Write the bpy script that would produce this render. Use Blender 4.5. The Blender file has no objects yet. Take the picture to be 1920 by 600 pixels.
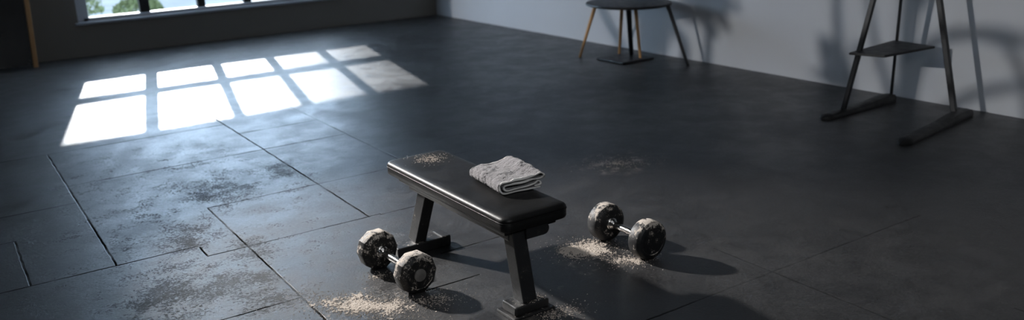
import bpy, bmesh, math, random
from mathutils import Vector, Matrix, noise
R = math.radians
scene = bpy.context.scene
C = scene.collection
random.seed(7)

# ------------------------------------------------------------------ helpers
def tag(o, label=None, cat=None, group=None, kind=None):
    if label: o['label'] = label
    if cat: o['category'] = cat
    if group: o['group'] = group
    if kind: o['kind'] = kind
    return o

def empty(name, loc=(0, 0, 0), rz=0.0):
    o = bpy.data.objects.new(name, None)
    o.location = loc
    o.rotation_euler = (0, 0, rz)
    C.objects.link(o)
    return o

def link(name, bm, mat, parent=None, smooth=False, angle=None):
    bmesh.ops.recalc_face_normals(bm, faces=bm.faces[:])
    me = bpy.data.meshes.new(name)
    bm.to_mesh(me); bm.free()
    if smooth:
        for p in me.polygons: p.use_smooth = True
        if angle is not None:
            me.set_sharp_from_angle(angle=R(angle))
    me.materials.append(mat)
    o = bpy.data.objects.new(name, me)
    C.objects.link(o)
    if parent is not None: o.parent = parent
    return o

def box(bm, a, b, bev=0.0, seg=2):
    """axis-aligned box from corner a to corner b, bevelled"""
    r = bmesh.ops.create_cube(bm, size=1.0)
    vs = r['verts']
    c = [(a[i] + b[i]) / 2 for i in range(3)]
    s = [abs(b[i] - a[i]) for i in range(3)]
    for v in vs:
        v.co = Vector((v.co.x * s[0] + c[0], v.co.y * s[1] + c[1], v.co.z * s[2] + c[2]))
    if bev > 0:
        es = list({e for v in vs for e in v.link_edges})
        bmesh.ops.bevel(bm, geom=es, offset=bev, segments=seg, affect='EDGES', profile=0.5)

def rect_bar(bm, p, q, w, d, ref=(1, 0, 0), bev=0.004, w2=None, d2=None):
    """rectangular bar from p to q, w wide along ref, d deep across it"""
    p = Vector(p); q = Vector(q)
    ax = (q - p).normalized()
    u = Vector(ref); u = (u - ax * u.dot(ax)).normalized(); v = ax.cross(u)
    w2 = w2 or w; d2 = d2 or d
    vs = []
    for c, ww, dd in ((p, w, d), (q, w2, d2)):
        for sx, sy in ((-1, -1), (1, -1), (1, 1), (-1, 1)):
            vs.append(bm.verts.new(c + u * sx * ww / 2 + v * sy * dd / 2))
    fs = [bm.faces.new(vs[0:4]), bm.faces.new(vs[4:8])]
    for i in range(4):
        fs.append(bm.faces.new((vs[i], vs[(i + 1) % 4], vs[4 + (i + 1) % 4], vs[4 + i])))
    bmesh.ops.recalc_face_normals(bm, faces=fs)
    if bev > 0:
        es = list({e for x in vs for e in x.link_edges})
        bmesh.ops.bevel(bm, geom=es, offset=bev, segments=2, affect='EDGES', profile=0.5)

def tube(bm, pts, rad, n=12, cap=True):
    """swept round tube; rad is a number or one number per point"""
    pts = [Vector(p) for p in pts]
    rads = rad if isinstance(rad, (list, tuple)) else [rad] * len(pts)
    rings = []
    prev = None
    for i, p in enumerate(pts):
        t = (pts[min(i + 1, len(pts) - 1)] - pts[max(i - 1, 0)]).normalized()
        if prev is None:
            u = t.orthogonal().normalized()
        else:
            u = (prev - t * prev.dot(t)).normalized()
        prev = u
        v = t.cross(u)
        rings.append([bm.verts.new(p + (u * math.cos(2 * math.pi * k / n) + v * math.sin(2 * math.pi * k / n)) * rads[i]) for k in range(n)])
    for a, b in zip(rings, rings[1:]):
        for k in range(n):
            bm.faces.new((a[k], a[(k + 1) % n], b[(k + 1) % n], b[k]))
    if cap:
        bm.faces.new(rings[0]); bm.faces.new(rings[-1])

def lathe_y(bm, prof, n=32, c=(0, 0, 0), phase=0.0):
    """revolve (y, radius) pairs about the y axis through c"""
    rings = []
    for y, r in prof:
        if r <= 1e-6:
            rings.append([bm.verts.new((c[0], c[1] + y, c[2]))])
        else:
            rings.append([bm.verts.new((c[0] + r * math.cos(phase + 2 * math.pi * k / n), c[1] + y, c[2] + r * math.sin(phase + 2 * math.pi * k / n))) for k in range(n)])
    for a, b in zip(rings, rings[1:]):
        if len(a) == 1 and len(b) == 1: continue
        for k in range(n):
            k2 = (k + 1) % n
            if len(a) == 1: bm.faces.new((a[0], b[k2], b[k]))
            elif len(b) == 1: bm.faces.new((a[k], a[k2], b[0]))
            else: bm.faces.new((a[k], a[k2], b[k2], b[k]))
    if len(rings[0]) > 1: bm.faces.new(rings[0])
    if len(rings[-1]) > 1: bm.faces.new(rings[-1])

# ------------------------------------------------------------------ node helpers
class G:
    def __init__(self, name):
        self.m = bpy.data.materials.new(name); self.m.use_nodes = True
        self.nt = self.m.node_tree; self.nt.nodes.clear()
        self.out = self.n('ShaderNodeOutputMaterial')
    def n(self, t, **kw):
        x = self.nt.nodes.new(t)
        for k, v in kw.items(): setattr(x, k, v)
        return x
    def put(self, sock, v):
        if isinstance(v, bpy.types.NodeSocket): self.nt.links.new(v, sock)
        elif isinstance(v, (tuple, list)) and len(v) == 3 and sock.type == 'RGBA': sock.default_value = (*v, 1)
        else: sock.default_value = v
    def math(self, op, a, b=0.0, c=None, clamp=False):
        x = self.n('ShaderNodeMath', operation=op); x.use_clamp = clamp
        self.put(x.inputs[0], a); self.put(x.inputs[1], b)
        if c is not None: self.put(x.inputs[2], c)
        return x.outputs[0]
    def ramp(self, v, a, b, lo=0.0, hi=1.0, smooth=True):
        x = self.n('ShaderNodeMapRange')
        x.interpolation_type = 'SMOOTHSTEP' if smooth else 'LINEAR'
        self.put(x.inputs[0], v); self.put(x.inputs[1], a); self.put(x.inputs[2], b); self.put(x.inputs[3], lo); self.put(x.inputs[4], hi)
        return x.outputs[0]
    def noise(self, vec, scale, detail=4, rough=0.55, dist=0.0, out=0):
        x = self.n('ShaderNodeTexNoise')
        self.put(x.inputs['Vector'], vec); x.inputs['Scale'].default_value = scale
        x.inputs['Detail'].default_value = detail; x.inputs['Roughness'].default_value = rough
        x.inputs['Distortion'].default_value = dist
        return x.outputs[out]
    def mix(self, f, a, b):
        x = self.n('ShaderNodeMix', data_type='RGBA')
        self.put(x.inputs[0], f); self.put(x.inputs[6], a); self.put(x.inputs[7], b)
        return x.outputs[2]
    def coord(self, which='Object'):
        return self.n('ShaderNodeTexCoord').outputs[which]
    def mapping(self, v, scale=(1, 1, 1), rot=(0, 0, 0)):
        x = self.n('ShaderNodeMapping'); self.put(x.inputs[0], v)
        x.inputs['Scale'].default_value = scale; x.inputs['Rotation'].default_value = rot
        return x.outputs[0]
    def bump(self, h, strength=0.3, dist=0.002, normal=None):
        x = self.n('ShaderNodeBump'); x.inputs['Strength'].default_value = strength
        x.inputs['Distance'].default_value = dist; self.put(x.inputs['Height'], h)
        if normal is not None: self.put(x.inputs['Normal'], normal)
        return x.outputs[0]
    def bsdf(self, col, rough=0.5, metal=0.0, normal=None, **kw):
        x = self.n('ShaderNodeBsdfPrincipled')
        self.put(x.inputs['Base Color'], col); self.put(x.inputs['Roughness'], rough); self.put(x.inputs['Metallic'], metal)
        for k, v in kw.items(): self.put(x.inputs[k.replace('_', ' ')], v)
        if normal is not None: self.put(x.inputs['Normal'], normal)
        return x.outputs[0]
    def done(self, sh):
        self.nt.links.new(sh, self.out.inputs[0]); return self.m

def simple(name, col, rough=0.5, metal=0.0, var=0.15, scale=8.0, bump=0.1, bscale=60.0, **kw):
    g = G(name); co = g.coord()
    f = g.noise(co, scale, 5)
    c = g.mix(f, tuple(x * (1 - var) for x in col), tuple(x * (1 + var) for x in col))
    nb = g.bump(g.noise(co, bscale, 4), bump, 0.002)
    r = g.ramp(g.noise(co, scale * 2.3, 4), 0.3, 0.7, rough - 0.06, rough + 0.06)
    return g.done(g.bsdf(c, r, metal, nb, **kw))

# ------------------------------------------------------------------ materials
DUST = (0.50, 0.435, 0.375)
DUST_L = (0.62, 0.56, 0.50)

def floor_material():
    g = G('black_rubber_tiles'); co = g.coord()
    sp = g.n('ShaderNodeSeparateXYZ'); g.put(sp.inputs[0], co)
    wob = g.noise(co, 9.0, 3)
    wv = g.math('MULTIPLY', g.math('SUBTRACT', wob, 0.5), 0.013)
    x = g.math('ADD', sp.outputs[0], wv); y = g.math('ADD', sp.outputs[1], wv)
    # seams where the rubber mats meet: (axis, position, from, to)
    segs = [('x', 0.183, 4.666, 5.42), ('x', 0.583, 4.666, 7.35), ('x', 1.215, 1.0, 5.27),
            ('x', 1.93, 4.48, 7.9), ('x', 3.11, 0.2, 2.9), ('x', -0.4, 1.0, 4.66), ('x', -0.62, 4.66, 7.3),
            ('x', 1.0, 4.50, 4.64),
            ('y', 4.666, -3.5, 0.98), ('y', 4.485, 1.0, 2.0), ('y', 4.47, 2.0, 2.75), ('y', 5.27, 1.22, 3.1), ('y', 5.93, -2.0, 0.57),
            ('y', 5.42, -0.6, 0.18), ('y', 7.35, -2.0, 1.93), ('y', 2.53, 1.9, 4.3), ('y', 3.69, 0.2, 1.215),
            ('y', 3.735, 1.99, 2.42), ('y', 3.385, 1.70, 2.0), ('x', 2.6, 5.27, 8.4), ('y', 6.35, 0.583, 2.6),
            ('x', 3.6, -0.5, 1.65), ('y', 6.95, 1.93, 3.6)]
    d = None
    for ax, c, lo, hi in segs:
        u, v = (x, y) if ax == 'x' else (y, x)
        a = g.math('ABSOLUTE', g.math('SUBTRACT', u, c))
        b = g.math('MAXIMUM', g.math('SUBTRACT', lo, v), g.math('SUBTRACT', v, hi))
        s = g.math('MAXIMUM', a, b)
        d = s if d is None else g.math('MINIMUM', d, s)
    seam = g.ramp(d, 0.003, 0.0085, 1.0, 0.0)
    seam = g.math('MULTIPLY', seam, g.ramp(g.noise(co, 2.2, 4, .6), 0.36, 0.56, 0.55, 1.0))
    seam = g.math('MULTIPLY', seam, g.ramp(sp.outputs[0], 2.1, 2.9, 1.0, 0.45))
    lip = g.ramp(d, 0.006, 0.02, 1.0, 0.0)
    lipw = g.math('MULTIPLY', lip, g.ramp(g.noise(co, 22, 4), 0.45, 0.7))
    # tone of the rubber
    big = g.noise(co, 0.9, 5, 0.6, 0.3)
    mid = g.noise(co, 4.0, 7, 0.68, 0.4)
    fine = g.noise(co, 70.0, 5, 0.75)
    speck = g.noise(co, 160.0, 3, 0.7)
    c1 = g.mix(g.ramp(mid, 0.3, 0.7), (0.018, 0.018, 0.019), (0.034, 0.034, 0.036))
    c2 = g.mix(g.math('MULTIPLY', g.ramp(fine, 0.48, 0.72), 0.7), c1, (0.068, 0.067, 0.066))
    # worn crumbly patches: where large, medium and fine noise agree
    worn = g.math('ADD', g.math('MULTIPLY', g.noise(co, 5.0, 9, 0.78, 0.1), 0.62), g.math('MULTIPLY', fine, 0.5))
    blot = None
    for (cx, cy, rx, ry) in WORN:
        ex = g.math('DIVIDE', g.math('SUBTRACT', sp.outputs[0], cx), rx); ey = g.math('DIVIDE', g.math('SUBTRACT', sp.outputs[1], cy), ry)
        e2 = g.ramp(g.math('SQRT', g.math('ADD', g.math('MULTIPLY', ex, ex), g.math('MULTIPLY', ey, ey))), 0.1, 1.2, 1.0, 0.0)
        blot = e2 if blot is None else g.math('MAXIMUM', blot, e2)
    worn = g.ramp(g.math('ADD', worn, g.math('MULTIPLY', blot, 0.085)), 0.60, 0.665)
    # the patches lie on the traffic line left of the bench
    dx = g.math('SUBTRACT', sp.outputs[0], 1.1); dy = g.math('SUBTRACT', sp.outputs[1], 5.2)
    rr = g.math('SQRT', g.math('ADD', g.math('POWER', g.math('DIVIDE', dx, 1.1), 2.0), g.math('POWER', g.math('DIVIDE', dy, 2.3), 2.0)))
    worn = g.math('MULTIPLY', worn, g.ramp(rr, 0.55, 1.15, 1.0, 0.0))
    c3 = g.mix(g.math('MULTIPLY', worn, 0.75), c2, (0.010, 0.010, 0.010))
    # pale scuffs and thin dust film
    film = g.math('MULTIPLY', g.ramp(g.noise(co, 2.3, 8, 0.72, 0.5), 0.52, 0.78), 0.22)
    c4 = g.mix(film, c3, (0.12, 0.118, 0.115))
    lx = g.math('DIVIDE', g.math('SUBTRACT', sp.outputs[0], 1.0), 0.6); ly = g.math('DIVIDE', g.math('SUBTRACT', sp.outputs[1], 4.0), 0.8)
    lr = g.ramp(g.math('SQRT', g.math('ADD', g.math('MULTIPLY', lx, lx), g.math('MULTIPLY', ly, ly))), 0.3, 1.2, 1.0, 0.0)
    sp2 = g.math('MULTIPLY', g.ramp(g.math('ADD', speck, g.math('MULTIPLY', lr, 0.06)), 0.69, 0.74), 0.45)
    c5 = g.mix(sp2, c4, (0.20, 0.185, 0.165))
    # faint dust halo around each chalk spill
    for (cx, cy, rx, ry, amt, n0) in ((1.37, 3.42, 0.42, 0.22, 0.55, 0.50), (2.62, 3.20, 0.40, 0.26, 0.40, 0.50), (3.70, 4.34, 0.42, 0.34, 0.75, 0.50),
                                  (2.05, 4.05, 0.22, 0.16, 0.40, 0.53), (2.02, 2.80, 0.22, 0.14, 0.40, 0.50), (1.75, 5.9, 0.9, 0.7, 0.15, 0.5), (2.35, 2.95, 0.5, 0.35, 0.18, 0.55)):
        ex = g.math('DIVIDE', g.math('SUBTRACT', sp.outputs[0], cx), rx); ey = g.math('DIVIDE', g.math('SUBTRACT', sp.outputs[1], cy), ry)
        r2 = g.math('SQRT', g.math('ADD', g.math('MULTIPLY', ex, ex), g.math('MULTIPLY', ey, ey)))
        fall = g.ramp(r2, 0.1, 1.1, 1.0, 0.0)
        nn = g.math('ADD', g.math('MULTIPLY', g.noise(co, 11, 8, 0.75), 0.8), g.math('MULTIPLY', fine, 0.2))
        msk = g.math('MULTIPLY', g.ramp(nn, n0, n0 + 0.14), g.math('MULTIPLY', fall, amt))
        c5 = g.mix(msk, c5, DUST)
    c6 = g.mix(g.math('MULTIPLY', lipw, 0.10), c5, (0.13, 0.13, 0.13))
    col = g.mix(seam, c6, (0.004, 0.004, 0.004))
    # gloss: traffic-polished rubber, duller where crumbly
    ro = g.ramp(g.math('ADD', g.math('MULTIPLY', mid, 0.6), g.math('MULTIPLY', big, 0.4)), 0.36, 0.64, FLOOR_R[0], FLOOR_R[1])
    ro = g.math('ADD', ro, g.math('MULTIPLY', worn, 0.14), clamp=True)
    ro = g.math('ADD', ro, g.math('MULTIPLY', g.math('SUBTRACT', fine, 0.5), 0.5), clamp=True)
    ro = g.math('MAXIMUM', ro, g.math('MULTIPLY', seam, 0.9))
    h = g.math('SUBTRACT', g.math('ADD', g.math('MULTIPLY', fine, 0.5), g.math('MULTIPLY', g.noise(co, 14, 5, 0.7), 0.5)), g.math('MULTIPLY', seam, 0.5))
    h = g.math('ADD', h, g.math('MULTIPLY', worn, g.math('MULTIPLY', speck, -1.0)))
    nb = g.bump(h, 0.8, 0.0035)
    spec = g.math('MULTIPLY', g.ramp(worn, 0, 1, 0.65, 0.28), g.math('SUBTRACT', 1.0, seam))
    return g.done(g.bsdf(col, ro, 0.0, nb, Specular_IOR_Level=spec))
FLOOR_R = (0.33, 0.50)
WORN = ((1.00, 4.86, .22, .34), (1.03, 4.0, .28, .42), (1.35, 5.6, .25, .40), (1.85, 5.75, .25, .30), (0.75, 4.1, .30, .40), (1.20, 4.45, .2, .25))

def plaster(name, col, var=0.07):
    g = G(name); co = g.coord()
    n1 = g.noise(co, 1.2, 6, 0.6); n2 = g.noise(co, 45, 5, 0.7)
    c = g.mix(n1, tuple(k * (1 - var) for k in col), tuple(k * (1 + var) for k in col))
    return g.done(g.bsdf(c, 0.85, 0, g.bump(n2, 0.25, 0.003)))

def dusty(name, base, rough, amount, up=0.25, scale=26.0, spec=0.5, metal=0.0):
    """dark coated metal with chalk dust: thick where dust can settle, in flakes elsewhere"""
    g = G(name); co = g.coord()
    nrm = g.n('ShaderNodeSeparateXYZ'); g.put(nrm.inputs[0], g.coord('Normal'))
    n1 = g.math('MULTIPLY_ADD', g.noise(co, scale, 8, 0.75, 0.3), 1.9, -0.45); n2 = g.math('MULTIPLY_ADD', g.noise(co, scale * 6, 4, 0.7), 1.6, -0.3); n3 = g.noise(co, scale * 0.28, 3)
    s = g.math('ADD', g.math('MULTIPLY', n1, 0.65), g.math('MULTIPLY', n2, 0.25))
    s = g.math('ADD', s, g.math('MULTIPLY', g.math('SUBTRACT', n3, 0.5), 0.35))
    s = g.math('ADD', s, g.math('MULTIPLY', g.math('MAXIMUM', nrm.outputs[2], -0.15), up))
    m = g.ramp(s, 0.61 - amount, 0.645 - amount)
    film = g.math('MULTIPLY', g.ramp(s, 0.46 - amount, 0.66 - amount), 0.07)
    bc = g.mix(g.noise(co, 12, 5), tuple(k * 0.75 for k in base), tuple(k * 1.3 for k in base))
    dc = g.mix(n2, DUST, DUST_L)
    col = g.mix(g.math('MAXIMUM', g.math('MULTIPLY', m, 0.93), film), bc, dc)
    ro = g.math('ADD', rough, g.math('MULTIPLY', m, 0.9 - rough), clamp=True)
    h = g.math('ADD', g.math('MULTIPLY', m, 0.8), g.math('MULTIPLY', n2, 0.6))
    return g.done(g.bsdf(col, ro, metal, g.bump(h, 0.6, 0.0016), Specular_IOR_Level=spec))

def leather():
    g = G('black_vinyl_upholstery'); co = g.coord()
    vor = g.n('ShaderNodeTexVoronoi'); g.put(vor.inputs['Vector'], co); vor.inputs['Scale'].default_value = 320
    gr = vor.outputs['Distance']; n1 = g.noise(co, 9, 6, 0.65); n2 = g.noise(co, 55, 5, 0.7)
    crease = g.noise(g.mapping(co, (5, 22, 5)), 2.0, 5, 0.6, 1.2)
    sp = g.n('ShaderNodeSeparateXYZ'); g.put(sp.inputs[0], co)
    nr = g.n('ShaderNodeSeparateXYZ'); g.put(nr.inputs[0], g.coord('Normal'))
    ex = g.math('DIVIDE', g.math('SUBTRACT', sp.outputs[0], 2.06), 0.13); ey = g.math('DIVIDE', g.math('SUBTRACT', sp.outputs[1], 3.93), 0.10)
    r2 = g.math('SQRT', g.math('ADD', g.math('MULTIPLY', ex, ex), g.math('MULTIPLY', ey, ey)))
    dust = g.math('MULTIPLY', g.ramp(r2, 0.1, 1.1, 1.0, 0.0), g.ramp(g.math('ADD', g.math('MULTIPLY', n2, 0.5), g.math('MULTIPLY', g.noise(co, 22, 6, .7), 0.5)), 0.47, 0.60))
    dust = g.math('MULTIPLY', dust, g.ramp(nr.outputs[2], 0.6, 0.9))
    base = g.mix(n1, (0.005, 0.005, 0.0055), (0.010, 0.0098, 0.0098))
    scuff = g.math('MULTIPLY', g.ramp(g.noise(co, 95, 4, .8), 0.68, 0.76), 0.25)
    base = g.mix(scuff, base, (0.22, 0.20, 0.17))
    col = g.mix(g.math('MULTIPLY', dust, 0.7), base, (0.42, 0.37, 0.31))
    ro = g.math('ADD', g.ramp(n1, 0.3, 0.7, 0.38, 0.48), g.math('MULTIPLY', dust, 0.45), clamp=True)
    h = g.math('ADD', g.math('MULTIPLY', gr, 0.35), g.math('ADD', g.math('MULTIPLY', n2, 0.3), g.math('MULTIPLY', crease, 1.2)))
    return g.done(g.bsdf(col, ro, 0, g.bump(h, 0.2, 0.0022), Specular_IOR_Level=0.27))

def terry():
    g = G('grey_terry_cloth'); co = g.coord()
    n1 = g.noise(co, 26, 5, 0.6); n2 = g.noise(co, 420, 4, 0.8); n3 = g.noise(co, 190, 3, 0.7)
    c = g.mix(n1, (0.16, 0.152, 0.162), (0.26, 0.248, 0.26))
    c = g.mix(g.ramp(n3, 0.35, 0.7), g.mix(0.45, c, (0.12, 0.11, 0.115)), g.mix(0.35, c, (0.50, 0.485, 0.495)))
    h = g.math('ADD', g.math('MULTIPLY', n2, 0.5), n3)
    return g.done(g.bsdf(c, 0.95, 0, g.bump(h, 0.9, 0.004), Sheen_Weight=0.35, Sheen_Roughness=0.5, Specular_IOR_Level=0.1))

def wood():
    g = G('light_varnished_wood'); co = g.coord()
    n = g.noise(g.mapping(co, (30, 30, 2.5)), 3.0, 6, 0.6, 0.6)
    c = g.mix(n, (0.42, 0.22, 0.085), (0.62, 0.36, 0.16))
    return g.done(g.bsdf(c, 0.45, 0, g.bump(n, 0.15, 0.001)))

def glass_mat():
    g = G('clear_window_glass')
    t = g.n('ShaderNodeBsdfTransparent'); t.inputs[0].default_value = (0.96, 0.98, 1.0, 1)
    gl = g.n('ShaderNodeBsdfGlossy'); gl.inputs['Roughness'].default_value = 0.03
    fr = g.n('ShaderNodeFresnel'); fr.inputs[0].default_value = 1.45
    m = g.n('ShaderNodeMixShader'); g.put(m.inputs[0], g.math('MULTIPLY', fr.outputs[0], 0.8))
    g.nt.links.new(t.outputs[0], m.inputs[1]); g.nt.links.new(gl.outputs[0], m.inputs[2])
    return g.done(m.outputs[0])

def blind_mat():
    g = G('glowing_blind_cloth'); co = g.coord()
    n = g.noise(g.mapping(co, (1, 1, 1)), 700, 2)
    tr = g.n('ShaderNodeBsdfTranslucent'); g.put(tr.inputs[0], g.mix(n, tuple(k * BLIND for k in (0.90, 0.95, 1.0)), tuple(k * BLIND * 1.15 for k in (0.90, 0.95, 1.0))))
    di = g.n('ShaderNodeBsdfDiffuse'); di.inputs[0].default_value = (0.5, 0.52, 0.55, 1)
    a = g.n('ShaderNodeAddShader'); g.nt.links.new(tr.outputs[0], a.inputs[0]); g.nt.links.new(di.outputs[0], a.inputs[1])
    em = g.n('ShaderNodeEmission'); em.inputs[0].default_value = (.62, .81, 1.0, 1); em.inputs[1].default_value = BLIND_GLOW  # added glow in place of daylight, for the bluish floor sheen
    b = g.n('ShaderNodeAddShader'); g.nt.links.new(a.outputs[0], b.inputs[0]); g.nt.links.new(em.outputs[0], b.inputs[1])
    return g.done(b.outputs[0])
BLIND = 0.5
BLIND_GLOW = 4.8

M = dict(
    floor=floor_material(),
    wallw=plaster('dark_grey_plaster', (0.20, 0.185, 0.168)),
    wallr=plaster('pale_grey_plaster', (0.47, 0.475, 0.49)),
    ceil=plaster('ceiling_paint', (0.22, 0.22, 0.22)),
    black=simple('black_powder_coat', (0.013, 0.013, 0.014), 0.42, 0, 0.3, 6, 0.12, 250),
    steel=dusty('black_bench_steel', (0.014, 0.0145, 0.016), 0.36, -0.09, 0.10, 18, 0.5),
    base=dusty('dusty_bench_foot_steel', (0.015, 0.015, 0.016), 0.40, -0.10, 0.13, 30, 0.5),
    matte=simple('matt_black_lacquer', (0.008, 0.008, 0.009), 0.5, 0, 0.3, 6, 0.1, 120),
    rubber=simple('black_rubber_foot', (0.01, 0.01, 0.01), 0.7, 0, 0.2, 6, 0.2, 300),
    headL=dusty('chalky_cast_iron', (0.008, 0.0083, 0.009), 0.5, 0.045, 0.20, 36, 0.35),
    headR=dusty('smooth_chalky_rubber', (0.009, 0.0095, 0.011), 0.46, 0.01, 0.20, 32, 0.4),
    cap=simple('grey_worn_metal_disc', (0.19, 0.18, 0.17), 0.6, 0.3, 0.4, 60, 0.5, 200),
    chrome=simple('worn_chrome', (0.62, 0.60, 0.58), 0.20, 1.0, 0.25, 40, 0.15, 90),
    leather=leather(),
    terry=terry(),
    hem=simple('pale_woven_hem', (0.74, 0.72, 0.70), 0.9, 0, 0.12, 200, 0.6, 500),
    chalk=simple('chalk_powder_grains', DUST, 0.95, 0, 0.18, 120, 0.6, 400),
    wood=wood(),
    white=simple('white_window_paint', (0.62, 0.66, 0.72), 0.45, 0, 0.05, 6, 0.05, 100),
    sill=simple('grey_painted_sill', (0.34, 0.37, 0.42), 0.4, 0, 0.05, 6, 0.05, 100),
    mull=simple('dark_anodised_bars', (0.02, 0.021, 0.024), 0.4, 0.2, 0.1, 6, 0.05, 100),
    glass=glass_mat(),
    blind=blind_mat(),
    terrace=simple('white_terrace_paving', (0.7, 0.7, 0.69), 0.9, 0, 0.06, 3, 0.1, 30),
    yard=simple('blue_grey_yard_paving', (0.48, 0.54, 0.60), 0.9, 0, 0.3, 1, 0.1, 30, Specular_IOR_Level=0.0),
    leaf=simple('pale_green_leaves', (0.26, 0.32, 0.15), 0.6, 0, 0.5, 12, 0.1, 30),
    bark=simple('rough_brown_bark', (0.10, 0.07, 0.05), 0.9, 0, 0.3, 12, 0.6, 60),
    panel=simple('dark_glossy_panel', (0.012, 0.016, 0.020), 0.22, 0, 0.3, 2, 0.03, 8),
)

# ------------------------------------------------------------------ the room
WY, WX = 12.25, 6.72          # window wall and right wall
X0, Y0, ZC = -3.5, -3.0, 3.6
def structure(name, bm, mat): return tag(link(name, bm, mat), kind='structure')

bm = bmesh.new(); box(bm, (X0 - .25, Y0 - .25, -0.12), (WX + .25, WY + .25, 0)); structure('floor', bm, M['floor'])
bm = bmesh.new(); box(bm, (X0 - .25, Y0 - .25, ZC), (WX + .25, WY + .25, ZC + .2)); structure('ceiling', bm, M['ceil'])
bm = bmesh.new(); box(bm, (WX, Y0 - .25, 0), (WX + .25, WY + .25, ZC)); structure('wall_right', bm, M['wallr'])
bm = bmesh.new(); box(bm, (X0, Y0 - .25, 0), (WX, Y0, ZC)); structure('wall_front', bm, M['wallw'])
# window wall, opening WXA..WXB, WZA..WZB
WXA, WXB, WZA, WZB = 1.60, 5.12, 0.43, 2.45
bm = bmesh.new()
box(bm, (X0, WY, 0), (WXA, WY + .25, ZC)); box(bm, (WXB, WY, 0), (WX, WY + .25, ZC))
box(bm, (WXA, WY, 0), (WXB, WY + .25, WZA)); box(bm, (WXA, WY, WZB), (WXB, WY + .25, ZC))
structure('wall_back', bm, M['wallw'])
# left wall with a high window
LYA, LYB, LZA, LZB = 3.6, 8.4, 2.45, 3.3
bm = bmesh.new()
box(bm, (X0 - .25, Y0, 0), (X0, LYA, ZC)); box(bm, (X0 - .25, LYB, 0), (X0, WY, ZC))
box(bm, (X0 - .25, LYA, 0), (X0, LYB, LZA)); box(bm, (X0 - .25, LYA, LZB), (X0, LYB, ZC))
structure('wall_left', bm, M['wallw'])

# window_1
w = empty('window_1', (0, 0, 0)); tag(w, kind='structure')
GY = WY + 0.12
bm = bmesh.new()
box(bm, (WXA, GY - .05, WZA), (WXA + .14, GY + .05, WZB), .006); box(bm, (WXB - .075, GY - .05, WZA), (WXB, GY + .05, WZB), .006)
box(bm, (WXA + .075, GY - .05, WZB - .06), (WXB - .075, GY + .05, WZB), .006); box(bm, (WXA + .075, GY - .05, WZA), (WXB - .075, GY + .05, WZA + .045), .006)
link('window_frame', bm, M['white'], w)
for i, x in enumerate((2.43, 3.16, 3.79, 4.44)):
    hw = 0.062 if i == 0 else 0.05
    bm = bmesh.new(); box(bm, (x - hw, GY - .045, WZA + .045), (x + hw, GY + .045, WZB - .06), .005); link('mullion', bm, M['mull'], w)
bm = bmesh.new(); box(bm, (WXA + .075, GY - .03, .692), (WXB - .075, GY + .03, .768), .005); link('transom', bm, M['white'], w)
bm = bmesh.new(); box(bm, (WXA + .07, GY - .004, WZA + .04), (WXB - .07, GY + .004, WZB - .05)); link('pane', bm, M['glass'], w)
bm = bmesh.new(); box(bm, (WXA - .04, WY - .05, WZA - .03), (WXB + .04, WY + .05, WZA + .002), .008); link('window_sill', bm, M['sill'], w)
bm = bmesh.new(); box(bm, (WXA + .06, WY + .02, 1.15), (WXB - .06, WY + .024, WZB - .01)); bl = link('added_glow_blind', bm, M['blind'], w)  # unseen blind, added to stop the sun higher up and glow onto the floor
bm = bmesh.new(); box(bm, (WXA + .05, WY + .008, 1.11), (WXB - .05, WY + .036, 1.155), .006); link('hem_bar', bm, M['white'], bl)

# window_2, high in the left wall
w = empty('window_2', (0, 0, 0)); tag(w, kind='structure')
bm = bmesh.new()
for y in (LYA + .03, LYB - .03): box(bm, (X0 - .16, y - .03, LZA), (X0 - .08, y + .03, LZB), .005)
for z in (LZA + .03, LZB - .03): box(bm, (X0 - .16, LYA + .06, z - .03), (X0 - .08, LYB - .06, z + .03), .005)
link('window_frame', bm, M['white'], w)
bm = bmesh.new(); box(bm, (X0 - .124, LYA + .05, LZA + .05), (X0 - .118, LYB - .05, LZB - .05)); link('pane', bm, M['glass'], w)

# ------------------------------------------------------------------ outside
bm = bmesh.new(); box(bm, (-2, WY + .25, -.1), (9, WY + .85, 0.41), .02); tag(link('terrace', bm, M['terrace']), kind='structure')
bm = bmesh.new(); box(bm, (-30, WY + .85, -.3), (40, WY + 60, -.1)); tag(link('yard', bm, M['yard']), kind='structure')

def shrub(x, y, h, r, seed, label):
    rnd = random.Random(seed)
    t = empty('shrub', (x, y, -.1)); tag(t, label, 'shrub', 'low shrubs outside the window')
    bm = bmesh.new()
    for k in range(9):
        a = rnd.uniform(0, 6.28); q = rnd.uniform(.1, r * .8)
        tube(bm, [(0, 0, 0), (q * .4 * math.cos(a), q * .4 * math.sin(a), h * .4), (q * math.cos(a), q * math.sin(a), h * .9)], [.012, .008, .004], 6)
    link('stem', bm, M['bark'], t)
    bm = bmesh.new()
    for k in range(900):
        a = rnd.uniform(0, 6.28); e = rnd.uniform(-.2, 1); q = rnd.uniform(.5, 1) ** .5
        p = Vector((r * q * math.cos(a) * math.cos(e * 1.4), r * q * math.sin(a) * math.cos(e * 1.4), h * .5 + h * .5 * q * math.sin(e * 1.4)))
        n = Vector((rnd.uniform(-1, 1), rnd.uniform(-1, 1), rnd.uniform(-1, 1))).normalized(); u = n.orthogonal().normalized(); v = n.cross(u)
        s = rnd.uniform(.03, .06)
        bm.faces.new([bm.verts.new(p + u * s), bm.verts.new(p + v * s * .45), bm.verts.new(p - u * s), bm.verts.new(p - v * s * .45)])
    link('foliage', bm, M['leaf'], t)
shrub(1.95, 15.6, .80, .50, 1, 'pale green shrub seen through the leftmost window pane, nearest the frame')
shrub(3.05, 16.0, .45, .42, 2, 'small green shrub seen through the leftmost pane beside the thick black bar')

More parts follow.
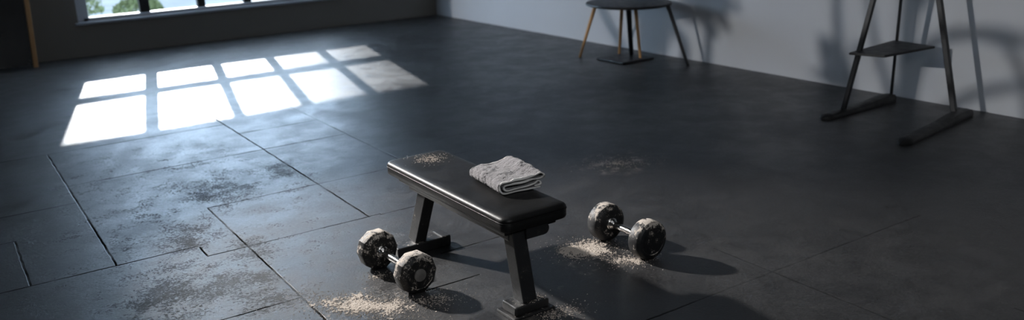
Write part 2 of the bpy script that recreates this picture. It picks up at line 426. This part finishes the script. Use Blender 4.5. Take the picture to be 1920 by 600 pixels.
# ------------------------------------------------------------------ dark panel with wooden post, far left
t = empty('floor_screen', (0.9, 12.0, 0)); tag(t, 'tall dark glossy screen with a light wooden edge post, standing left of the window', 'screen')
def loc(p, o): return tuple(p[i] - o[i] for i in range(3))
O = (0.9, 12.0, 0)
bm = bmesh.new(); rect_bar(bm, loc((1.006, 11.87, 0), O), loc((1.09, 11.87, 1.9), O), .052, .05, bev=.006); link('post', bm, M['wood'], t)
bm = bmesh.new(); rect_bar(bm, loc((-.45, 11.87, 0), O), loc((-.37, 11.87, 1.9), O), .052, .05, bev=.006); link('post', bm, M['wood'], t)
bm = bmesh.new()
v = [bm.verts.new(loc(p, O)) for p in ((-.42, 11.86, .03), (.975, 11.86, .03), (1.055, 11.86, 1.85), (-.34, 11.86, 1.85), (-.42, 11.885, .03), (.975, 11.885, .03), (1.055, 11.885, 1.85), (-.34, 11.885, 1.85))]
for f in ((0, 1, 2, 3), (4, 5, 6, 7), (0, 1, 5, 4), (1, 2, 6, 5), (2, 3, 7, 6), (3, 0, 4, 7)): bm.faces.new([v[i] for i in f])
link('panel', bm, M['panel'], t)

# ------------------------------------------------------------------ side table by the right wall
O = (6.2, 7.1, 0)
t = empty('side_table', O); tag(t, 'black side table on splayed wooden and black legs by the right wall', 'table')
bm = bmesh.new()
n = 48; prof = [(0.0, .60), (.40, .60), (.425, .607), (.43, .618), (.425, .63), (.40, .635), (0, .635)]
rings = []
for r_, z in prof:
    rings.append([bm.verts.new((0, 0, z))] if r_ == 0 else [bm.verts.new((r_ * 1.0 * math.cos(2 * math.pi * k / n), r_ * 1.12 * math.sin(2 * math.pi * k / n), z)) for k in range(n)])
for a, b in zip(rings, rings[1:]):
    for k in range(n):
        k2 = (k + 1) % n
        if len(a) == 1: bm.faces.new((a[0], b[k], b[k2]))
        elif len(b) == 1: bm.faces.new((a[k], a[k2], b[0]))
        else: bm.faces.new((a[k], a[k2], b[k2], b[k]))
link('tabletop', bm, M['matte'], t, True, 40)
for a, b in (((5.985, 7.67, 0), (6.02, 7.42, .61)), ((6.40, 7.483, 0), (6.28, 7.29, .61)), ((6.347, 7.069, 0), (6.25, 7.05, .61))):
    bm = bmesh.new(); tube(bm, [loc(a, O), loc(b, O)], [.014, .021], 14)
    tag(link('leg', bm, M['wood'], t, True, 50), 'light wooden leg')
for a, b, r1 in (((6.445, 6.452, 0), (6.35, 6.66, .61), .016), ((6.42, 7.30, .02), (6.20, 7.10, .61), .024)):
    bm = bmesh.new(); tube(bm, [loc(a, O), loc(b, O)], [r1, r1 * 1.25], 14)
    tag(link('leg', bm, M['matte'], t, True, 50), 'black leg')
bm = bmesh.new(); box(bm, loc((6.02, 6.98, 0), O), loc((6.46, 7.42, .022), O), .008); link('base_plate', bm, M['matte'], t)

# ------------------------------------------------------------------ A-frame stand by the right wall
O = (6.1, 3.8, 0)
t = empty('equipment_stand', O); tag(t, 'black A-frame stand with a small shelf and two floor runners by the right wall', 'stand')
def runner(a, b, c):
    """low runner foot: rounded nose, raised middle"""
    a = Vector(loc(a, O)); b = Vector(loc(b, O)); d = (b - a); L = d.length; d.normalize(); s = Vector((-d.y, d.x, 0))
    bm = bmesh.new(); rings = []
    N = 22
    for i in range(N + 1):
        f = i / N
        e = min(f, 1 - f) * L
        k = math.sqrt(max(0.0, 1 - (1 - min(e / .05, 1)) ** 2)) if e < .05 else 1
        k = max(k, .12)
        wd = .052 * k; h = (.042 + .026 * math.exp(-((f - c) / .22) ** 2)) * (0.35 + .65 * k)
        cc = a + d * (f * L)
        ring = []
        for y, z in ((-1, 0), (-1, .6), (-.75, .92), (0, 1), (.75, .92), (1, .6), (1, 0)):
            ring.append(bm.verts.new(cc + s * wd * y + Vector((0, 0, h * z))))
        rings.append(ring)
    for p, q in zip(rings, rings[1:]):
        for k in range(7): bm.faces.new((p[k], p[(k + 1) % 7], q[(k + 1) % 7], q[k]))
    bm.faces.new(rings[0]); bm.faces.new(rings[-1])
    return link('runner', bm, M['matte'], t, True, 45)
runner((5.61, 4.17, 0), (6.58, 4.20, 0), .85)
runner((5.42, 3.38, 0), (6.56, 3.545, 0), .8)
APEX = (6.22, 3.98, 1.46)
def pole(a, b, r=.019):
    bm = bmesh.new(); rect_bar(bm, loc(a, O), loc(b, O), r * 2, r * 1.7, ref=(1, .2, 0), bev=.005); link('pole', bm, M['matte'], t)
pole((5.89, 4.185, .03), (6.11, 4.01, 1.50), .021)
pole((6.345, 3.535, .03), (6.34, 3.90, 1.50), .023)
pole((6.53, 4.195, .03), (6.50, 4.15, 1.50), .012)
bm = bmesh.new()
zs = .487
for dz in (0, .02): pass
v = []
for z in (zs, zs + .018):
    for p in ((5.83, 4.13), (6.55, 4.22), (6.50, 3.835), (5.90, 3.87)):
        v.append(bm.verts.new(loc((p[0], p[1], z), O)))
for f in ((0, 1, 2, 3), (4, 5, 6, 7), (0, 1, 5, 4), (1, 2, 6, 5), (2, 3, 7, 6), (3, 0, 4, 7)): bm.faces.new([v[i] for i in f])
bmesh.ops.recalc_face_normals(bm, faces=bm.faces[:])
bmesh.ops.bevel(bm, geom=bm.edges[:], offset=.004, segments=2, affect='EDGES')
link('shelf', bm, M['matte'], t)
bm = bmesh.new(); box(bm, loc((6.02, 3.82, 1.49), O), loc((6.58, 4.24, 1.53), O), .008); link('top_plate', bm, M['matte'], t)

# ------------------------------------------------------------------ weight bench
bench = empty('weight_bench', (0, 0, 0))
tag(bench, 'flat black weight bench with padded vinyl seat and two steel legs, mid floor', 'weight bench')
BO = Vector((2.02, 3.5, 0)); bench.location = BO
def L3(p): return tuple(Vector(p) - BO)
PX0, PX1, PY0, PY1, PZ1 = 1.865, 2.215, 2.925, 4.075, .452
def rounded_slab(x0, x1, y0, y1, rc, prof, nseg=8, crown=0.0, taper=0.0):
    """stack of rounded-rectangle loops; prof = (inset, z)"""
    bm = bmesh.new(); loops = []
    for ins, z in prof:
        ring = []
        r = max(rc - ins, .004)
        for cx, cy, a0 in ((x1 - rc, y1 - rc, 0), (x0 + rc, y1 - rc, 90), (x0 + rc, y0 + rc, 180), (x1 - rc, y0 + rc, 270)):
            for k in range(nseg + 1):
                a = R(a0 + 90 * k / nseg)
                rr = r
                ex = max(ins - (rc - .004), 0)
                xx = cx + rr * math.cos(a) - (ex if cx > (x0 + x1) / 2 else -ex)
                yy = cy + rr * math.sin(a) - (ex if cy > (y0 + y1) / 2 else -ex)
                ring.append(bm.verts.new(L3((xx, yy, z))))
        loops.append(ring)
    for a, b in zip(loops, loops[1:]):
        n = len(a)
        for k in range(n): bm.faces.new((a[k], a[(k + 1) % n], b[(k + 1) % n], b[k]))
    bm.faces.new(loops[0]); bm.faces.new(loops[-1])
    return bm
prof = [(.012, .378), (.004, .382), (0, .390), (0, .418), (.0025, .4215), (.0025, .4235), (0, .426), (.001, .434), (.006, .4415), (.014, .4465), (.026, .4495), (.05, .4510), (.10, .4520)]
bm = rounded_slab(PX0, PX1, PY0, PY1, .045, prof)
pad = link('seat_pad', bm, M['leather'], bench, True, 60)
# piping seam round the pad
bm = bmesh.new()
pts = []
for cx, cy, a0 in ((PX1 - .045, PY1 - .045, 0), (PX0 + .045, PY1 - .045, 90), (PX0 + .045, PY0 + .045, 180), (PX1 - .045, PY0 + .045, 270)):
    for k in range(9):
        a = R(a0 + 90 * k / 8); pts.append(L3((cx + .0455 * math.cos(a), cy + .0455 * math.sin(a), .4225)))
pts.append(pts[0])
tube(bm, pts, .0022, 8, False)
link('piping', bm, M['leather'], pad, True)
# board and rail below the pad
bm = bmesh.new(); box(bm, L3((1.895, 2.97, .352)), L3((2.17, 3.98, .379)), .006); link('underframe', bm, M['steel'], bench)
bm = bmesh.new(); box(bm, L3((1.925, 2.99, .315)), L3((2.02, 3.93, .353)), .006); link('rail', bm, M['steel'], bench)
# short cross bar with a rounded end under the near end
bm = bmesh.new()
ring = []
xa, xb, zc, hr = 1.99, 2.085, .351, .0265
pts2 = [(xa, zc - hr), (xb, zc - hr)] + [(xb + hr * math.sin(R(a)), zc - hr * math.cos(R(a))) for a in range(15, 180, 15)] + [(xb, zc + hr), (xa, zc + hr)]
fa = [bm.verts.new(L3((x, 2.945, z))) for x, z in pts2]; fb = [bm.verts.new(L3((x, 3.03, z))) for x, z in pts2]
bm.faces.new(fa); bm.faces.new(fb)
for k in range(len(fa)): bm.faces.new((fa[k], fa[(k + 1) % len(fa)], fb[(k + 1) % len(fa)], fb[k]))
bmesh.ops.recalc_face_normals(bm, faces=bm.faces[:])
link('cross_bar', bm, M['steel'], bench, True, 40)
# near leg and its stepped foot
bm = bmesh.new(); rect_bar(bm, L3((1.965, 2.935, .045)), L3((1.965, 3.005, .352)), .072, .078, bev=.004); link('leg', bm, M['steel'], bench)
bm = bmesh.new()
box(bm, L3((1.855, 2.865, 0)), L3((2.075, 3.005, .011)), .004)
box(bm, L3((1.875, 2.880, .010)), L3((2.055, 2.990, .052)), .008)
link('foot', bm, M['base'], bench)
# far leg and its crossfoot with an end cap
bm = bmesh.new(); rect_bar(bm, L3((1.915, 3.86, .05)), L3((1.965, 3.79, .352)), .062, .078, bev=.004); link('leg', bm, M['steel'], bench)
bm = bmesh.new(); box(bm, L3((1.775, 3.80, 0)), L3((2.035, 3.90, .056)), .005); f = link('foot', bm, M['base'], bench)
bm = bmesh.new(); box(bm, L3((2.03, 3.797, .0)), L3((2.085, 3.903, .060)), .007); link('end_cap', bm, M['base'], f)

# ------------------------------------------------------------------ dumbbells
def dumbbell(loc_, rz, dist, D, T, sides, headm, label, roll, caps, rnd_edge):
    t = empty('dumbbell', (loc_[0], loc_[1], 0), rz); tag(t, label, 'dumbbell', 'dumbbells either side of the bench')
    Rr = D / 2
    # polygonal head rests on a flat (phase puts a flat at the bottom)
    cz = Rr * math.cos(math.pi / sides) + .001 if sides < 20 else Rr
    ph = -math.pi / 2 + math.pi / sides
    for s in (-1, 1):
        bm = bmesh.new()
        e = rnd_edge
        pr = [(-T / 2, Rr * .42), (-T / 2, Rr * .74), (-T / 2 + e * .35, Rr - e * 1.05), (-T / 2 + e, Rr - e * .18), (-T / 2 + e * 1.5, Rr), (T / 2 - e * 1.5, Rr), (T / 2 - e, Rr - e * .18), (T / 2 - e * .25, Rr - e * 1.1), (T / 2, Rr * .74 - .004), (T / 2 - .003, Rr * .70), (T / 2 - .003, 0)]
        if s < 0: pr = [(-y, r) for y, r in pr]
        lathe_y(bm, pr, sides, (0, s * dist / 2, cz), ph)
        h = link('head', bm, headm, t, True, 28 if sides < 20 else 50)
        md = h.modifiers.new('bevel', 'BEVEL'); md.width = .004; md.segments = 3; md.limit_method = 'ANGLE'; md.angle_limit = R(20)
        if caps:
            bm = bmesh.new()
            pc = [(-.004, Rr * .30), (.002, Rr * .30), (.0035, Rr * .27), (.0035, 0)]
            lathe_y(bm, [(s * y, r) for y, r in pc], 28, (0, s * (dist / 2 + T / 2), cz))
            tag(link('end_disc', bm, M['cap'], h, True, 40), 'round grey end disc')
        # collar between handle and head
        bm = bmesh.new()
        y0 = dist / 2 - T / 2
        pc = [(y0 + .004, .034), (y0 - .004, .034), (y0 - .010, .031), (y0 - .012, .027), (y0 - .020, .0265), (y0 - .024, .022), (y0 - .030, .019)]
        lathe_y(bm, [(s * y, r) for y, r in pc], 36, (0, 0, cz))
        tag(link('collar', bm, M['chrome'], t, True, 50), 'chrome collar')
    bm = bmesh.new()
    hl = dist / 2 - T / 2 + .002
    N = 16
    lathe_y(bm, [(-hl + 2 * hl * k / N, .0155 + .0025 * math.cos(math.pi * (k / N - .5))) for k in range(N + 1)], 32, (0, 0, cz))
    tag(link('handle', bm, M['chrome'], t, True, 60), 'chrome handle')
    return t
dumbbell((1.662, 3.596), R(2.5), .372, .203, .098, 10, M['headL'], 'chalky ten-sided dumbbell with grey end discs, in front of the bench on its left side', 0, True, .018)
dumbbell((2.769, 3.19), R(0), .320, .200, .092, 48, M['headR'], 'rounder dumbbell with plain dark end faces, lying right of the bench', 0, False, .014)

# ------------------------------------------------------------------ folded towel
tw = empty('folded_towel', (2.145, 3.335, .452), R(-6)); tag(tw, 'grey terry towel with pale hem, folded on the bench pad', 'towel')
TW, TL, TH = .235, .315, .0115
def arc(cx, cz, r, a0, a1, n=8, sx=1.0): return [(cx + sx * r * math.cos(R(a0 + (a1 - a0) * k / n)), cz + r * math.sin(R(a0 + (a1 - a0) * k / n))) for k in range(n + 1)]
def bez(pts, n=90):
    """Catmull-Rom through the points"""
    out = []
    P = [pts[0]] + pts + [pts[-1]]
    for i in range(1, len(P) - 2):
        for k in range(6):
            t_ = k / 6
            q = []
            for d in range(2):
                a, b, c, e = P[i - 1][d], P[i][d], P[i + 1][d], P[i + 2][d]
                q.append(.5 * (2 * b + (c - a) * t_ + (2 * a - 5 * b + 4 * c - e) * t_ ** 2 + (3 * b - a - 3 * c + e) * t_ ** 3))
            out.append(tuple(q))
    out.append(pts[-1]); return out
# cross-section of the folds, from the free bottom edge to the inner end (width -0.115 .. 0.115)
path = bez([(.098, .007), (.05, .006), (0, .0055), (-.06, .0055), (-.095, .0075), (-.110, .018), (-.113, .032), (-.106, .047), (-.090, .055),
            (-.060, .0575), (-.020, .0555), (.020, .0545), (.055, .060), (.080, .069), (.102, .073), (.117, .067), (.119, .055), (.108, .047), (.092, .046),
            (.065, .046), (.030, .041), (-.010, .040), (-.050, .0425), (-.078, .041), (-.090, .033), (-.088, .0225), (-.072, .0175), (-.040, .0175), (.0, .0185), (.040, .0215),
            (.075, .0275), (.092, .0335), (.104, .029), (.104, .020), (.093, .0165), (.070, .016)])
def towel_mesh(path, y0, y1, ny, th, bumpy):
    bm = bmesh.new()
    N = len(path)
    nor = []
    for i in range(N):
        a = path[max(i - 1, 0)]; b = path[min(i + 1, N - 1)]
        dx, dz = b[0] - a[0], b[1] - a[1]; l = math.hypot(dx, dz) or 1
        nor.append((-dz / l, dx / l))
    grids = []
    for side in (1, -1):
        g_ = []
        for j in range(ny + 1):
            y = y0 + (y1 - y0) * j / ny
            f = j / ny
            row = []
            for i in range(N):
                x, z = path[i]
                nx, nz = nor[i]
                th_ = th * (.5)
                # soft rumple: the whole stack rises and sags along its length
                rum = .55 * noise.noise(Vector((x * 9, y * 10 + 3, .3))) + .40 * noise.noise(Vector((x * 20, y * 22, 4.1))) + .16 * noise.noise(Vector((x * 45, y * 45, 2.1)))
                up = z / .07
                zz = z + up * (.012 * f * (1.2 - f) + .024 * rum * min(1, f * 3 + .2)) * (1.0 if z > .03 else .5)
                xx = x * (1 - .05 * math.sin(f * 2.6)) + .006 * noise.noise(Vector((z * 30, y * 14, 7.7))) * min(1, f * 3)
                if x < -.07: xx += .0045 * noise.noise(Vector((y * 55, z * 14, 5.5))) * min(1, f * 6)
                # right side tucks in towards the back
                yy = y + .012 * noise.noise(Vector((x * 12, z * 40, 1.0)))
                fz = 0.0
                if bumpy: fz = .0022 * noise.noise(Vector((x * 160, yy * 160, z * 160))) + .0018 * noise.noise(Vector((x * 380, yy * 380, z * 380)))
                k = side * th_ + fz * side
                row.append(bm.verts.new((xx + nx * k, yy, max(zz + nz * k, .0006))))
            g_.append(row)
        grids.append(g_)
    A, B = grids
    for j in range(ny):
        for i in range(N - 1):
            bm.faces.new((A[j][i], A[j][i + 1], A[j + 1][i + 1], A[j + 1][i]))
            bm.faces.new((B[j][i], B[j + 1][i], B[j + 1][i + 1], B[j][i + 1]))
    for j in range(ny):
        for i in (0, N - 1): bm.faces.new((A[j][i], A[j + 1][i], B[j + 1][i], B[j][i]))
    for j in (0, ny):
        for i in range(N - 1): bm.faces.new((A[j][i], B[j][i], B[j][i + 1], A[j][i + 1]))
    return bm
bm = towel_mesh(path, -TL / 2 + .006, TL / 2 - .004, 140, .0080, True)
cloth = link('cloth', bm, M['terry'], tw, True)
bm = towel_mesh(path, -TL / 2 - .0012, -TL / 2 + .0085, 2, .0052, False); link('hem', bm, M['hem'], tw, True)
bm = towel_mesh([p for p in path if True][40:110], TL / 2 - .0065, TL / 2 + .001, 2, .0060, False); link('hem', bm, M['hem'], tw, True)

# ------------------------------------------------------------------ chalk powder
def chalk(cx, cy, rx, ry, z0, seed, label, dens=.5, rot=0.0, step=.0028, hmax=.004, grains=600, par=None):
    """thin heap of powder that breaks up into flecks at its edge, with loose grains around"""
    rnd = random.Random(seed)
    bm = bmesh.new()
    nx, ny = int(2.6 * rx / step), int(2.6 * ry / step)
    ca, sa = math.cos(rot), math.sin(rot)
    H = {}
    for i in range(nx + 1):
        for j in range(ny + 1):
            u = (i / nx - .5) * 2.6; v = (j / ny - .5) * 2.6
            x = u * rx; y = v * ry
            rr = math.hypot(u, v)
            P = Vector((x + seed * 3.1, y, seed))
            n = .42 * noise.noise(P * 7) + .34 * noise.noise(P * 24) + .40 * noise.noise(P * 75) + .50 * noise.noise(P * 200)
            h = dens - rr * .95 + n * 1.0
            if h > 0: H[i, j] = (x * ca - y * sa, x * sa + y * ca, h)
    V = {}
    for (i, j), (x, y, h) in H.items():
        if (i + 1, j) in H and (i, j + 1) in H and (i + 1, j + 1) in H:
            q = []
            for k in ((i, j), (i + 1, j), (i + 1, j + 1), (i, j + 1)):
                if k not in V:
                    X, Y, hh = H[k]
                    V[k] = bm.verts.new((X, Y, .0006 + hmax * min(hh, .8) + .0008 * rnd.random()))
                q.append(V[k])
            bm.faces.new(q)
    for k in range(grains):
        a = rnd.uniform(0, 6.283); q = abs(rnd.gauss(0, .62)) + .15
        x = q * rx * math.cos(a); y = q * ry * math.sin(a)
        x, y = x * ca - y * sa, x * sa + y * ca
        s = rnd.choice((.0012, .0016, .0022, .003)); b = rnd.uniform(0, 3)
        top = bm.verts.new((x, y, s * 1.1))
        rg = [bm.verts.new((x + s * rnd.uniform(.7, 1.4) * math.cos(b + m * 1.257), y + s * rnd.uniform(.7, 1.3) * math.sin(b + m * 1.257), 0.0002)) for m in range(5)]
        for m in range(5): bm.faces.new((rg[m], rg[(m + 1) % 5], top))
    o = link('chalk_powder', bm, M['chalk'])
    o.location = (cx, cy, z0)
    return tag(o, label, 'chalk powder', None, 'stuff')
chalk(1.40, 3.42, .30, .15, .0, 3, 'spilled pale chalk powder on the floor left of the ten-sided dumbbell', .66, R(-50), grains=1800)
chalk(1.69, 3.27, .16, .10, .0, 5, 'small chalk spill under the near end of the ten-sided dumbbell', .30, R(-20), grains=350)
chalk(1.60, 3.68, .09, .06, .0, 6, 'tiny chalk spill under the handle of the ten-sided dumbbell', .22, R(-30), grains=160)
chalk(2.60, 3.30, .20, .15, .0, 9, 'largest chalk spill right of the bench, beside the round dumbbell', .64, R(-35), grains=900)
chalk(2.68, 3.06, .13, .09, .0, 12, 'chalk patch at the near head of the round dumbbell', .46, R(-30), grains=500)
chalk(2.06, 2.82, .13, .08, .0, 15, 'chalk crumbs on the floor at the near foot of the bench', .16, R(0), grains=450)
chalk(3.70, 4.35, .20, .12, .0, 27, 'faint chalk dust on the open floor behind the round dumbbell', .06, R(-30), grains=500)
chalk(2.06, 3.93, .09, .085, .4522, 18, 'chalk dust on the far end of the bench pad', .08, R(10), .0026, .0012, grains=420)

chalk(1.985, 2.905, .055, .03, .0522, 21, 'chalk dust heaped on the near foot of the bench', .30, R(10), .0022, .0025, grains=90)

# ------------------------------------------------------------------ tree outside the high left window
def tree(x, y, label, trunk, limbs, clumps, seed):
    t = empty('tree', (x, y, -.3)); tag(t, label, 'tree', 'trees outside the high window')
    q = lambda yy, zz, dx=0.0: (dx, yy - y, zz + .3)
    bm = bmesh.new(); tube(bm, [q(*p) for p in trunk[0]], trunk[1], 12); link('trunk', bm, M['bark'], t, True)
    for pts, r in limbs:
        P = [Vector(q(*p)) for p in pts]; out = []
        PP = [P[0]] + P + [P[-1]]
        for i in range(1, len(PP) - 2):
            for k in range(5):
                f = k / 5; a, b, c, e = PP[i - 1:i + 3]
                out.append(.5 * (2 * b + (c - a) * f + (2 * a - 5 * b + 4 * c - e) * f * f + (3 * b - a - 3 * c + e) * f ** 3))
        out.append(P[-1])
        bm = bmesh.new(); tube(bm, out, [r * (1 - .5 * k / len(out)) for k in range(len(out))], 8); link('branch', bm, M['bark'], t, True)
    rnd = random.Random(seed)
    bm = bmesh.new()
    for cy, cz, r, n in clumps:
        for k in range(n):
            p = Vector(q(cy, cz)) + Vector((rnd.gauss(0, r * .5), rnd.gauss(0, r * .5), rnd.gauss(0, r * .5)))
            nn = Vector((rnd.uniform(-1, 1), rnd.uniform(-.5, .5), rnd.uniform(-.5, .5))).normalized(); u = nn.orthogonal().normalized(); v = nn.cross(u); w_ = rnd.uniform(.03, .05)
            bm.faces.new([bm.verts.new(p + u * w_), bm.verts.new(p + v * w_ * .6), bm.verts.new(p - u * w_), bm.verts.new(p - v * w_ * .6)])
    link('foliage', bm, M['leaf'], t)
tree(-5.6, 6.02, 'thicker tree outside the high window, level with the side table',
     ([(6.02, -.3), (6.03, 1.4), (6.02, 2.8), (6.01, 3.1), (6.03, 3.6), (6.1, 4.6)], [.11, .08, .06, .055, .05, .03]),
     [([(6.02, 2.5), (5.79, 3.06), (5.90, 3.2), (5.98, 3.3), (6.1, 3.6)], .03), ([(6.02, 2.3), (5.70, 2.8), (5.67, 3.03), (5.66, 3.25), (5.6, 3.6)], .032),
      ([(6.02, 2.9), (6.3, 3.2), (6.6, 3.6)], .03)],
     [(5.66, 3.34, .13, 190), (6.06, 3.3, .10, 60), (6.7, 3.6, .25, 120), (5.95, 3.16, .08, 40)], 4)
tree(-5.6, 4.84, 'slender tree with arching limbs outside the high window, level with the stand',
     ([(4.84, -.3), (4.86, 1.4), (4.82, 2.7), (4.83, 3.2), (4.84, 3.7), (4.8, 4.4)], [.07, .05, .035, .03, .028, .015]),
     [([(4.82, 2.6), (4.80, 3.12), (4.73, 3.25), (4.62, 3.285), (4.48, 3.28), (4.2, 3.15)], .028), ([(4.83, 2.8), (4.67, 3.05), (4.57, 3.12), (4.44, 3.17), (4.2, 3.3)], .024),
      ([(4.62, 3.285), (4.54, 3.27), (4.48, 3.2), (4.44, 3.05), (4.43, 2.8)], .02), ([(4.84, 2.7), (5.03, 3.05), (5.06, 3.14), (5.1, 3.4), (5.1, 3.9)], .026),
      ([(4.84, 3.3), (4.7, 3.45), (4.5, 3.5), (4.3, 3.45)], .02), ([(4.84, 3.0), (4.95, 3.25), (5.02, 3.6)], .018)],
     [(5.08, 3.12, .07, 30), (4.3, 3.5, .12, 60), (4.85, 3.5, .08, 30)], 5)

# ------------------------------------------------------------------ lights
def light(name, typ, loc_, target, energy, color, **kw):
    d = bpy.data.lights.new(name, typ); d.energy = energy; d.color = color
    for k, v in kw.items(): setattr(d, k, v)
    o = bpy.data.objects.new(name, d); C.objects.link(o); o.location = loc_
    o.rotation_euler = (Vector(target) - Vector(loc_)).to_track_quat('-Z', 'Y').to_euler()
    return o
light('sun', 'SUN', (4, 20, 6), (4 - .215, 19, 6 - .2375), 4.5, (1.0, .97, .94), angle=R(.6))
light('track_spot', 'SPOT', (.2, 7.9, 2.8), (2.3, 3.3, .1), 3000, (1.0, .965, .93), spot_size=R(38), spot_blend=1.0, shadow_soft_size=.09)
light('added_dapple_spot', 'SPOT', (-13.0, 5.2, 4.9), (6.7, 4.6, .6), 5300, (1.0, .96, .93), spot_size=R(60), spot_blend=.3, shadow_soft_size=.045)  # added spot acting as a second sun, throws tree shadows on the right wall
light('overhead_fill', 'AREA', (1.5, 3.2, 3.5), (1.5, 3.2, 0), 14, (.95, .97, 1.0), shape='RECTANGLE', size=3.0, size_y=3.0)  # unseen soft fill added to lift the room's ambient level

light('camera_side_fill', 'AREA', (1.0, -1.2, 3.2), (2.1, 3.3, .3), 40, (.93, .97, 1.0), shape='RECTANGLE', size=1.6, size_y=.8)  # fill added behind the camera to brighten bench legs and dumbbell faces

wd = bpy.data.worlds.new('sky'); scene.world = wd; wd.use_nodes = True
nt = wd.node_tree; bg = nt.nodes['Background']; bg.inputs[0].default_value = (.74, .87, 1.0, 1)
tc = nt.nodes.new('ShaderNodeTexCoord'); dp = nt.nodes.new('ShaderNodeVectorMath'); dp.operation = 'DOT_PRODUCT'
dp.inputs[1].default_value = Vector((.21, .95, .24)).normalized(); nt.links.new(tc.outputs['Generated'], dp.inputs[0])
# the sky is brightest towards the low sun
mr = nt.nodes.new('ShaderNodeMapRange'); mr.interpolation_type = 'SMOOTHERSTEP'
for k, v_ in ((1, .1), (2, 1.0), (3, .6), (4, 1.5)): mr.inputs[k].default_value = v_
nt.links.new(dp.outputs['Value'], mr.inputs[0])
# ... and above the haze that lies on the horizon
sx = nt.nodes.new('ShaderNodeSeparateXYZ'); nt.links.new(tc.outputs['Generated'], sx.inputs[0])
m2 = nt.nodes.new('ShaderNodeMapRange'); m2.interpolation_type = 'SMOOTHSTEP'
for k, v_ in ((1, .30), (2, .50), (3, 0.0), (4, 1.0)): m2.inputs[k].default_value = v_
nt.links.new(sx.outputs[2], m2.inputs[0])
mu = nt.nodes.new('ShaderNodeMath'); mu.operation = 'MULTIPLY_ADD'; mu.inputs[2].default_value = 1.0
nt.links.new(mr.outputs[0], mu.inputs[0]); nt.links.new(m2.outputs[0], mu.inputs[1]); nt.links.new(mu.outputs[0], bg.inputs[1])

# ------------------------------------------------------------------ camera
cd = bpy.data.cameras.new('camera'); cam = bpy.data.objects.new('camera', cd); C.objects.link(cam); scene.camera = cam
r_ = Vector((0.8293335, -0.55742224, -0.03855375)); u_ = Vector((0.19190712, 0.21935811, 0.95658438)); f_ = Vector((0.52476433, 0.80072621, -0.28889433))
m = Matrix((( r_.x, u_.x, -f_.x, 0), (r_.y, u_.y, -f_.y, 0), (r_.z, u_.z, -f_.z, 1.76), (0, 0, 0, 1)))
cam.matrix_world = m
cd.sensor_width = 36; cd.lens = 1645.8 / 1920 * 36
cd.clip_start = .05; cd.clip_end = 200
cd.dof.use_dof = True; cd.dof.focus_distance = 4.1; cd.dof.aperture_fstop = 1.7

scene.view_settings.view_transform = 'Standard'; scene.view_settings.look = 'None'
scene.view_settings.exposure = 0; scene.view_settings.gamma = 1; scene.view_settings.use_curve_mapping = False
